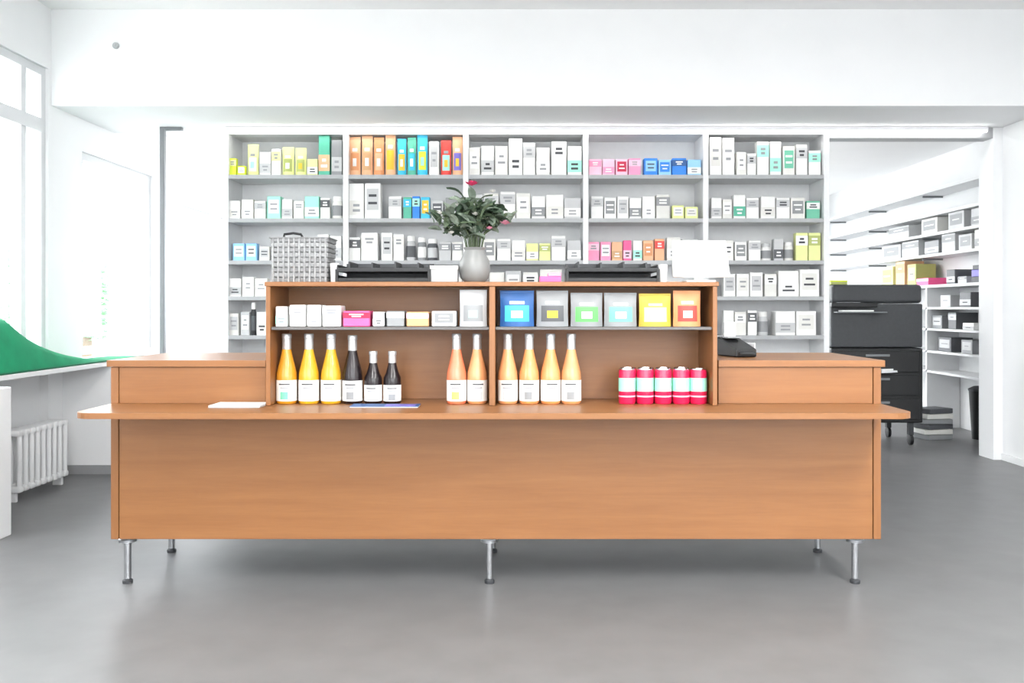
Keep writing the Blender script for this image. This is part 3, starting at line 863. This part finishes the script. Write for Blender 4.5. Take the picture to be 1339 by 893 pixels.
def bloom(loc, r, m, label):
    b = bmesh.new()
    for ring, (n, tilt, rr_) in enumerate(((7, .35, 1.), (6, .8, .75), (4, 1.2, .5))):
        for i in range(n):
            a = 2 * PI * i / n + ring * .4
            q = Matrix.Rotation(a, 4, 'Z') @ Matrix.Rotation(-tilt, 4, 'Y')
            vv = [b.verts.new(Vector(loc) + q @ Vector(c)) for c in ((.002, 0, 0), (r * rr_ * .6, r * rr_ * .42, .003), (r * rr_, 0, .006), (r * rr_ * .6, -r * rr_ * .42, .003))]
            b.faces.new(vv)
    o = obj('blossom', b, m, bq)
    o['label'] = label
    return o
def bq_at(px, py, dy=-.03):
    Y = YTOP + .1 + dy
    return (X(px, Y) - tx(619), dy, Z(py, Y) - (DT + vh * .9))
ROSE = mat('rose_petal', (214, 58, 104), .6, noise=.1)
PALEP = mat('pale_petal', (214, 140, 162), .6, noise=.1)
IVORY = mat('ivory_petal', (206, 204, 198), .6, noise=.05)
bloom(bq_at(617, 243, 0), .034, ROSE, 'deep pink bloom at the top')
for px, py, m, r in ((661, 294, PALEP, .03), (600, 270, IVORY, .02), (644, 252, IVORY, .018), (622, 282, IVORY, .022), (575, 280, IVORY, .016), (640, 300, PALEP, .018), (590, 306, IVORY, .018)):
    bloom(bq_at(px, py, -.06), r, m, 'pink bloom' if m is PALEP else 'ivory bloom')

# small things on the ledge and the counter top
t = thing('leaflet_stack', 'flat white leaflets lying on the ledge left of the rack', 'leaflets', (X(309, 3.62), 3.66, ZL + .0005))
for k in range(4):
    o = obj('sheet', box(-.1, .1, -.07, .07, k * .0022, k * .0022 + .002), PAPER if k % 2 else COL['light grey'], t)
    o.rotation_euler = (0, 0, R.uniform(-.06, .06))
t = thing('blue_leaflet', 'flat blue folded leaflet lying in front of the dark bottles', 'leaflet', (X(503, 3.62), 3.645, ZL + .0005))
obj('cover', box(-.135, .135, -.05, .05, .0035, .005), COL['deep blue'], t)
obj('pages', box(-.133, .133, -.048, .048, .0, .0034), PAPER, t)
obj('print_block', box(0.0, .12, -.046, .03, .005, .0056), COL['purple'], t)
Yc = YF + .3
t = thing('payment_terminal', 'black card terminal with white receipt paper on the counter top', 'card terminal', (X(963, Yc), Yc, ZT + .001), .25)
b = box(-.05, .05, -.09, .09, 0, .035, .006, 2)
for v in b.verts:
    v.co.z += (v.co.y + .09) * .28 if v.co.z > .018 else 0
obj('housing', b, BLACK, t)
kp = obj('keypad', box(-.036, .036, -.1, -.01, .04, .046, .002), CHAR, t)
kp.rotation_euler = (.27, 0, 0)
obj('screen', box(-.034, .034, .02, .07, .078, .085, .002), INKG, t).rotation_euler = (0, 0, 0)
o = obj('receipt', box(-.026, .026, .06, .063, .08, .15), PAPER, t)
obj('side_rail', box(.05, .056, -.07, .08, .01, .06, .002), LACQ, t)

# ------------------------------------------------------------------ window bench: radiator and green cushion
rad = thing('column_radiator', 'white column radiator below the left window sill', 'radiator', (-2.985, 5.36, 0))
rm = mat('radiator_enamel', (232, 233, 234), .35, noise=.01)
for k in range(9):
    y = k * .067
    b = bmesh.new()
    for xx in (-.045, .045):
        tube(b, [(xx, y + .03, .075), (xx, y + .03, .395)], .016, 10)
    bx(b, -.062, .062, y + .004, y + .056, .385, .425, .014, 2)
    bx(b, -.062, .062, y + .004, y + .056, .055, .095, .014, 2)
    obj('column', b, rm, rad, smooth=True)
for y in (.03, .567):
    obj('foot', box(-.03, .03, y - .012, y + .012, 0, .058, .003), rm, rad)
b = bmesh.new()
tube(b, [(0, -.02, .40), (0, .62, .40)], .012, 8)
obj('header_pipe', b, rm, rad, smooth=True)
# draped emerald cushion, thick near the viewer and running out flat to the back
gc = thing('green_cushion', 'emerald green fabric seat cushion sloping along the left window sill', 'cushion', (-2.97, 4.65, .776))
b = bmesh.new()
ny, nx = 40, 12
grid = []
for j in range(ny + 1):
    v = j / ny
    y = v * 2.2
    # profile height along the sill
    d_ = 4.65 + y
    px_ = VX - 2.97 * F / d_
    if px_ < -5:
        hh = .30
    else:
        tt = max(0., min(1., (px_ + 5) / 150))
        hh = .28 * (1 - tt) ** 2.3 + .02 * (1 - tt * .6)
    row_ = []
    for i in range(nx + 1):
        u = i / nx * 2 - 1
        prof = (1 - abs(u) ** 3.2) ** .7
        fold = .012 * math.sin(9 * v + 3 * u) * hh / .3
        row_.append(b.verts.new((u * .158 + .004 * math.sin(14 * v) * hh * (i == nx), y, max(.002, hh * prof + fold * prof))))
    grid.append(row_)
for j in range(ny):
    for i in range(nx):
        b.faces.new((grid[j][i], grid[j][i + 1], grid[j + 1][i + 1], grid[j + 1][i]))
bt = [[b.verts.new((g[0].co.x, g[0].co.y, 0)), b.verts.new((g[-1].co.x, g[-1].co.y, 0))] for g in grid]
for j in range(ny):
    b.faces.new((bt[j][0], grid[j][0], grid[j + 1][0], bt[j + 1][0]))
    b.faces.new((grid[j][-1], bt[j][1], bt[j + 1][1], grid[j + 1][-1]))
    b.faces.new((bt[j][1], bt[j][0], bt[j + 1][0], bt[j + 1][1]))
b.faces.new([bt[0][0]] + [bt[0][1]] + list(reversed(grid[0])))
b.faces.new([bt[-1][1]] + [bt[-1][0]] + grid[-1])
ys_ = [g[-1].co.y for g in grid[::4]]
obj('cover', b, GREEN, gc, smooth=True)
sm = bmesh.new()
tube(sm, [(.16, v_, .006) for v_ in ys_], .006, 6)
obj('piping', sm, mat('emerald_piping', (8, 110, 76), .8, noise=.1), gc, smooth=True)

# ------------------------------------------------------------------ back room on the right
YK = 7.6
kx0, kx1 = X(1087, YK), X(1207, YK)
kz0, kz1 = Z(553, YK), Z(372, YK)
kw = (kx1 - kx0) / 2
cp = thing('office_copier', 'large black office copier in the opening to the back room', 'copier', ((kx0 + kx1) / 2, YK, 0))
obj('cabinet', box(-kw, kw, 0, .6, kz0, kz0 + .62, .012, 2), BLACK, cp)
obj('print_unit', box(-kw, kw, .004, .6, kz0 + .625, kz1 - .16, .012, 2), CHAR, cp)
obj('scanner_lid', box(-kw + .01, kw - .005, .0, .58, kz1 - .155, kz1, .03, 4), CHAR, cp)
for k in range(3):
    d = obj('paper_drawer', box(-kw + .02, kw - .03, -.012, .004, kz0 + .03 + k * .195, kz0 + .205 + k * .195, .005), BLACK, cp)
    obj('handle', box(-.1, .1, -.018, -.01, kz0 + .16 + k * .195, kz0 + .18 + k * .195, .003), GREYST, d)
pn = obj('control_panel', box(-kw - .02, -.02, -.07, .0, kz1 - .19, kz1 - .15, .008, 2), BLACK, cp)
obj('display', box(-kw + .04, -.16, -.062, -.01, kz1 - .151, kz1 - .146), INKG, pn)
tr = obj('output_tray', box(-kw + .02, .05, -.09, .02, kz1 - .235, kz1 - .225, .002), GREYST, cp)
obj('paper', box(-kw + .06, -.06, -.085, .015, kz1 - .224, kz1 - .212), PAPER, tr)
st = obj('side_tray', prism([(0.0, -.1), (.09, -.06), (.18, .0), (.0, .0)], kz0 + .42, kz0 + .436), LACQ, cp)
obj('paper', prism([(0.01, -.08), (.07, -.05), (.14, -.005), (.01, -.005)], kz0 + .436, kz0 + .45), PAPER, st)
for sx in (-1, 1):
    for yy in (.06, .52):
        c_ = obj('castor', lathe([(.035, -.015), (.045, -.012), (.045, .012), (.035, .015)], 14), BLACK, cp, loc=(sx * (kw - .08), yy, .045), smooth=True)
        c_.rotation_euler = (0, PI / 2, 0)
        obj('bracket', box(sx * (kw - .08) - .02, sx * (kw - .08) + .02, yy - .02, yy + .02, .085, kz0 - .001), CHAR, cp)
t = thing('green_binder', 'small lime green box lying on the copier lid', 'box', (X(1096, YK + .12), YK + .15, kz1 + .001))
obj('body', box(-.07, .07, -.05, .05, 0, .03, .002), COL['olive'], t)
obj('lid', box(-.072, .072, -.052, .052, .024, .036, .002), COL['bright yellow'], t)

# shelf run along the right wall of the back room
XU0, XU1 = 3.88, 4.195
YU0, YU1 = 7.7, 11.6
ZU = 1.36
un = thing('back_room_shelving', 'white low shelving along the right wall of the back room', 'shelving', ((XU0 + XU1) / 2, YU0, 0))
uw = (XU1 - XU0) / 2
ul = YU1 - YU0
for y in (0, 1.05, 2.1, 3.0, ul - .03):
    obj('upright', box(-uw, uw, y, y + .03, .0 if y else .55, ZU - .026), SHELFW, un)
obj('top_board', box(-uw - .01, uw, -.01, ul, ZU - .025, ZU), SHELFW, un)
for z in (.55, .74, .95, 1.15):
    obj('shelf_board', box(-uw, uw - .002, .031, ul - .031, z - .02, z), SHELFW, un)
obj('back_panel', box(uw - .01, uw - .001, .0, ul, .5, ZU - .03), SHELFB, un)
for i, z in enumerate((1.66, 1.86, 2.05, 2.28)):
    o = thing('wall_shelf', '%s white wall board above the back room shelving' % ['lowest', 'second lowest', 'second highest', 'highest'][i], 'shelf', (4.19, 7.5, z))
    obj('board', box(-.25, 0.005, 0, 4.6, -.026, 0, .001), SHELFW, o)
    for y in (.25, 1.6, 3.0, 4.3):
        obj('bracket', prism([(0, 0), (-.2, 0), (-.2, .015), (0, .015)], -.045, -.027), GREYST, o, loc=(0.004, y, 0))
# goods on it (front faces look to -X): size along the wall, height, depth
def back_item(px, wy, h, dep, xf, z, c1, c2, label, kind='box'):
    Y = xf * F / (px - VX)
    o = product(kind, label, (xf + dep / 2, Y, z + .001), wy, h, dep, c1, c2, -PI / 2, 'goods in the back room', 1)
    return o
back_item(1160, .3, .22, .2, 3.93, ZU, 'pale yellow', 'olive', 'pale yellow carton left of the orange carton in back room')
back_item(1177, .22, .26, .2, 3.93, ZU, 'orange', 'deep orange', 'tall orange carton on the back room shelving')
back_item(1192, .2, .22, .2, 3.93, ZU, 'olive', 'pale yellow', 'olive carton right of the tall orange carton')
back_item(1206, .26, .07, .22, 3.9, ZU, 'hot pink', 'pale pink', 'flat hot pink carton on the back room shelving')
back_item(1243, .16, .13, .2, 3.92, ZU, 'dark grey', 'light grey', 'dark grey carton with light band on the back room shelving')
back_item(1258, .16, .06, .22, 3.9, ZU, 'light grey', 'grey', 'flat light grey carton on the back room shelving')
o = thing('binder_stack', 'purple ring binder lying on a black one in back room', 'binders', (4.03, 7.84, ZU + .001))
obj('black_binder', box(-.12, .12, -.11, .11, 0, .05, .004), COL['black'], o)
obj('purple_binder', box(-.12, .12, -.11, .11, .051, .11, .004), COL['purple'], o)
obj('upper_binder', box(-.11, .12, -.1, .11, .111, .15, .004), COL['black'], o)
for px, wy, h, z, c, ordn in ((1165, .5, .15, 1.66, 'light grey', 'leftmost'), (1190, .4, .16, 1.66, 'light grey', 'second from left'), (1218, .3, .13, 1.66, 'grey', 'third from left'), (1240, .26, .17, 1.66, 'light grey', 'fourth from left'), (1262, .24, .14, 1.66, 'light grey', 'fifth from left'), (1281, .18, .16, 1.66, 'off-white', 'rightmost')):
    back_item(px, wy, h, .16, 3.97, z, c, 'grey' if c != 'grey' else 'light grey', '%s storage carton, %s on the lowest wall board' % (c, ordn))
for px, wy, h, z, c, ordn in ((1175, .5, .13, 1.86, 'light grey', 'leftmost'), (1215, .34, .15, 1.86, 'off-white', 'second from left'), (1250, .3, .16, 1.86, 'light grey', 'third from left'), (1278, .22, .15, 1.86, 'light grey', 'rightmost')):
    back_item(px, wy, h, .16, 3.97, z, c, 'grey', '%s storage carton, %s on the second lowest wall board' % (c, ordn))
for px, wy, h, z, c, lab in ((1225, .2, .12, .95, 'grey', 'grey file box left on the middle board of back shelving'), (1245, .15, .15, .95, 'dark grey', 'dark grey file box on the middle board of back shelving'), (1266, .2, .06, .95, 'white', 'white paper bundle on the middle board of back shelving'),
                             (1235, .26, .13, .74, 'dark grey', 'dark grey carton on the lower board of back shelving'), (1264, .2, .12, .74, 'grey', 'mid grey carton on the lower board of back shelving'),
                             (1236, .2, .11, 1.15, 'light grey', 'light grey carton on the upper board of back shelving'), (1262, .2, .13, 1.15, 'dark grey', 'dark grey carton on the upper board of back shelving')):
    back_item(px, wy, h, .2, 3.92, z, c, 'light grey', lab)
t = thing('waste_bin', 'black waste bin standing below the back room shelving', 'bin', (4.02, 8.0, .0))
obj('bucket', lathe([(.075, 0), (.1, .42), (.09, .42), (.07, .01)], 20, cap=False), BLACK, t, smooth=True)
obj('base', lathe([(.075, 0), (.075, .008)], 20), BLACK, t)
obj('lid', lathe([(.104, .42), (.106, .435), (.06, .46), (.001, .465)], 20, cap=False), CHAR, t, smooth=True)
t = thing('newspaper_bundle', 'stack of tied papers on the floor beside the copier', 'papers', (3.62, 8.05, 0), .2)
for k in range(6):
    o = obj('paper_bundle', box(-.13, .13, -.1, .1, k * .045, k * .045 + .042, .004), [COL['grey'], COL['off-white'], COL['dark grey']][k % 3], t)
    o.rotation_euler = (0, 0, R.uniform(-.2, .2))
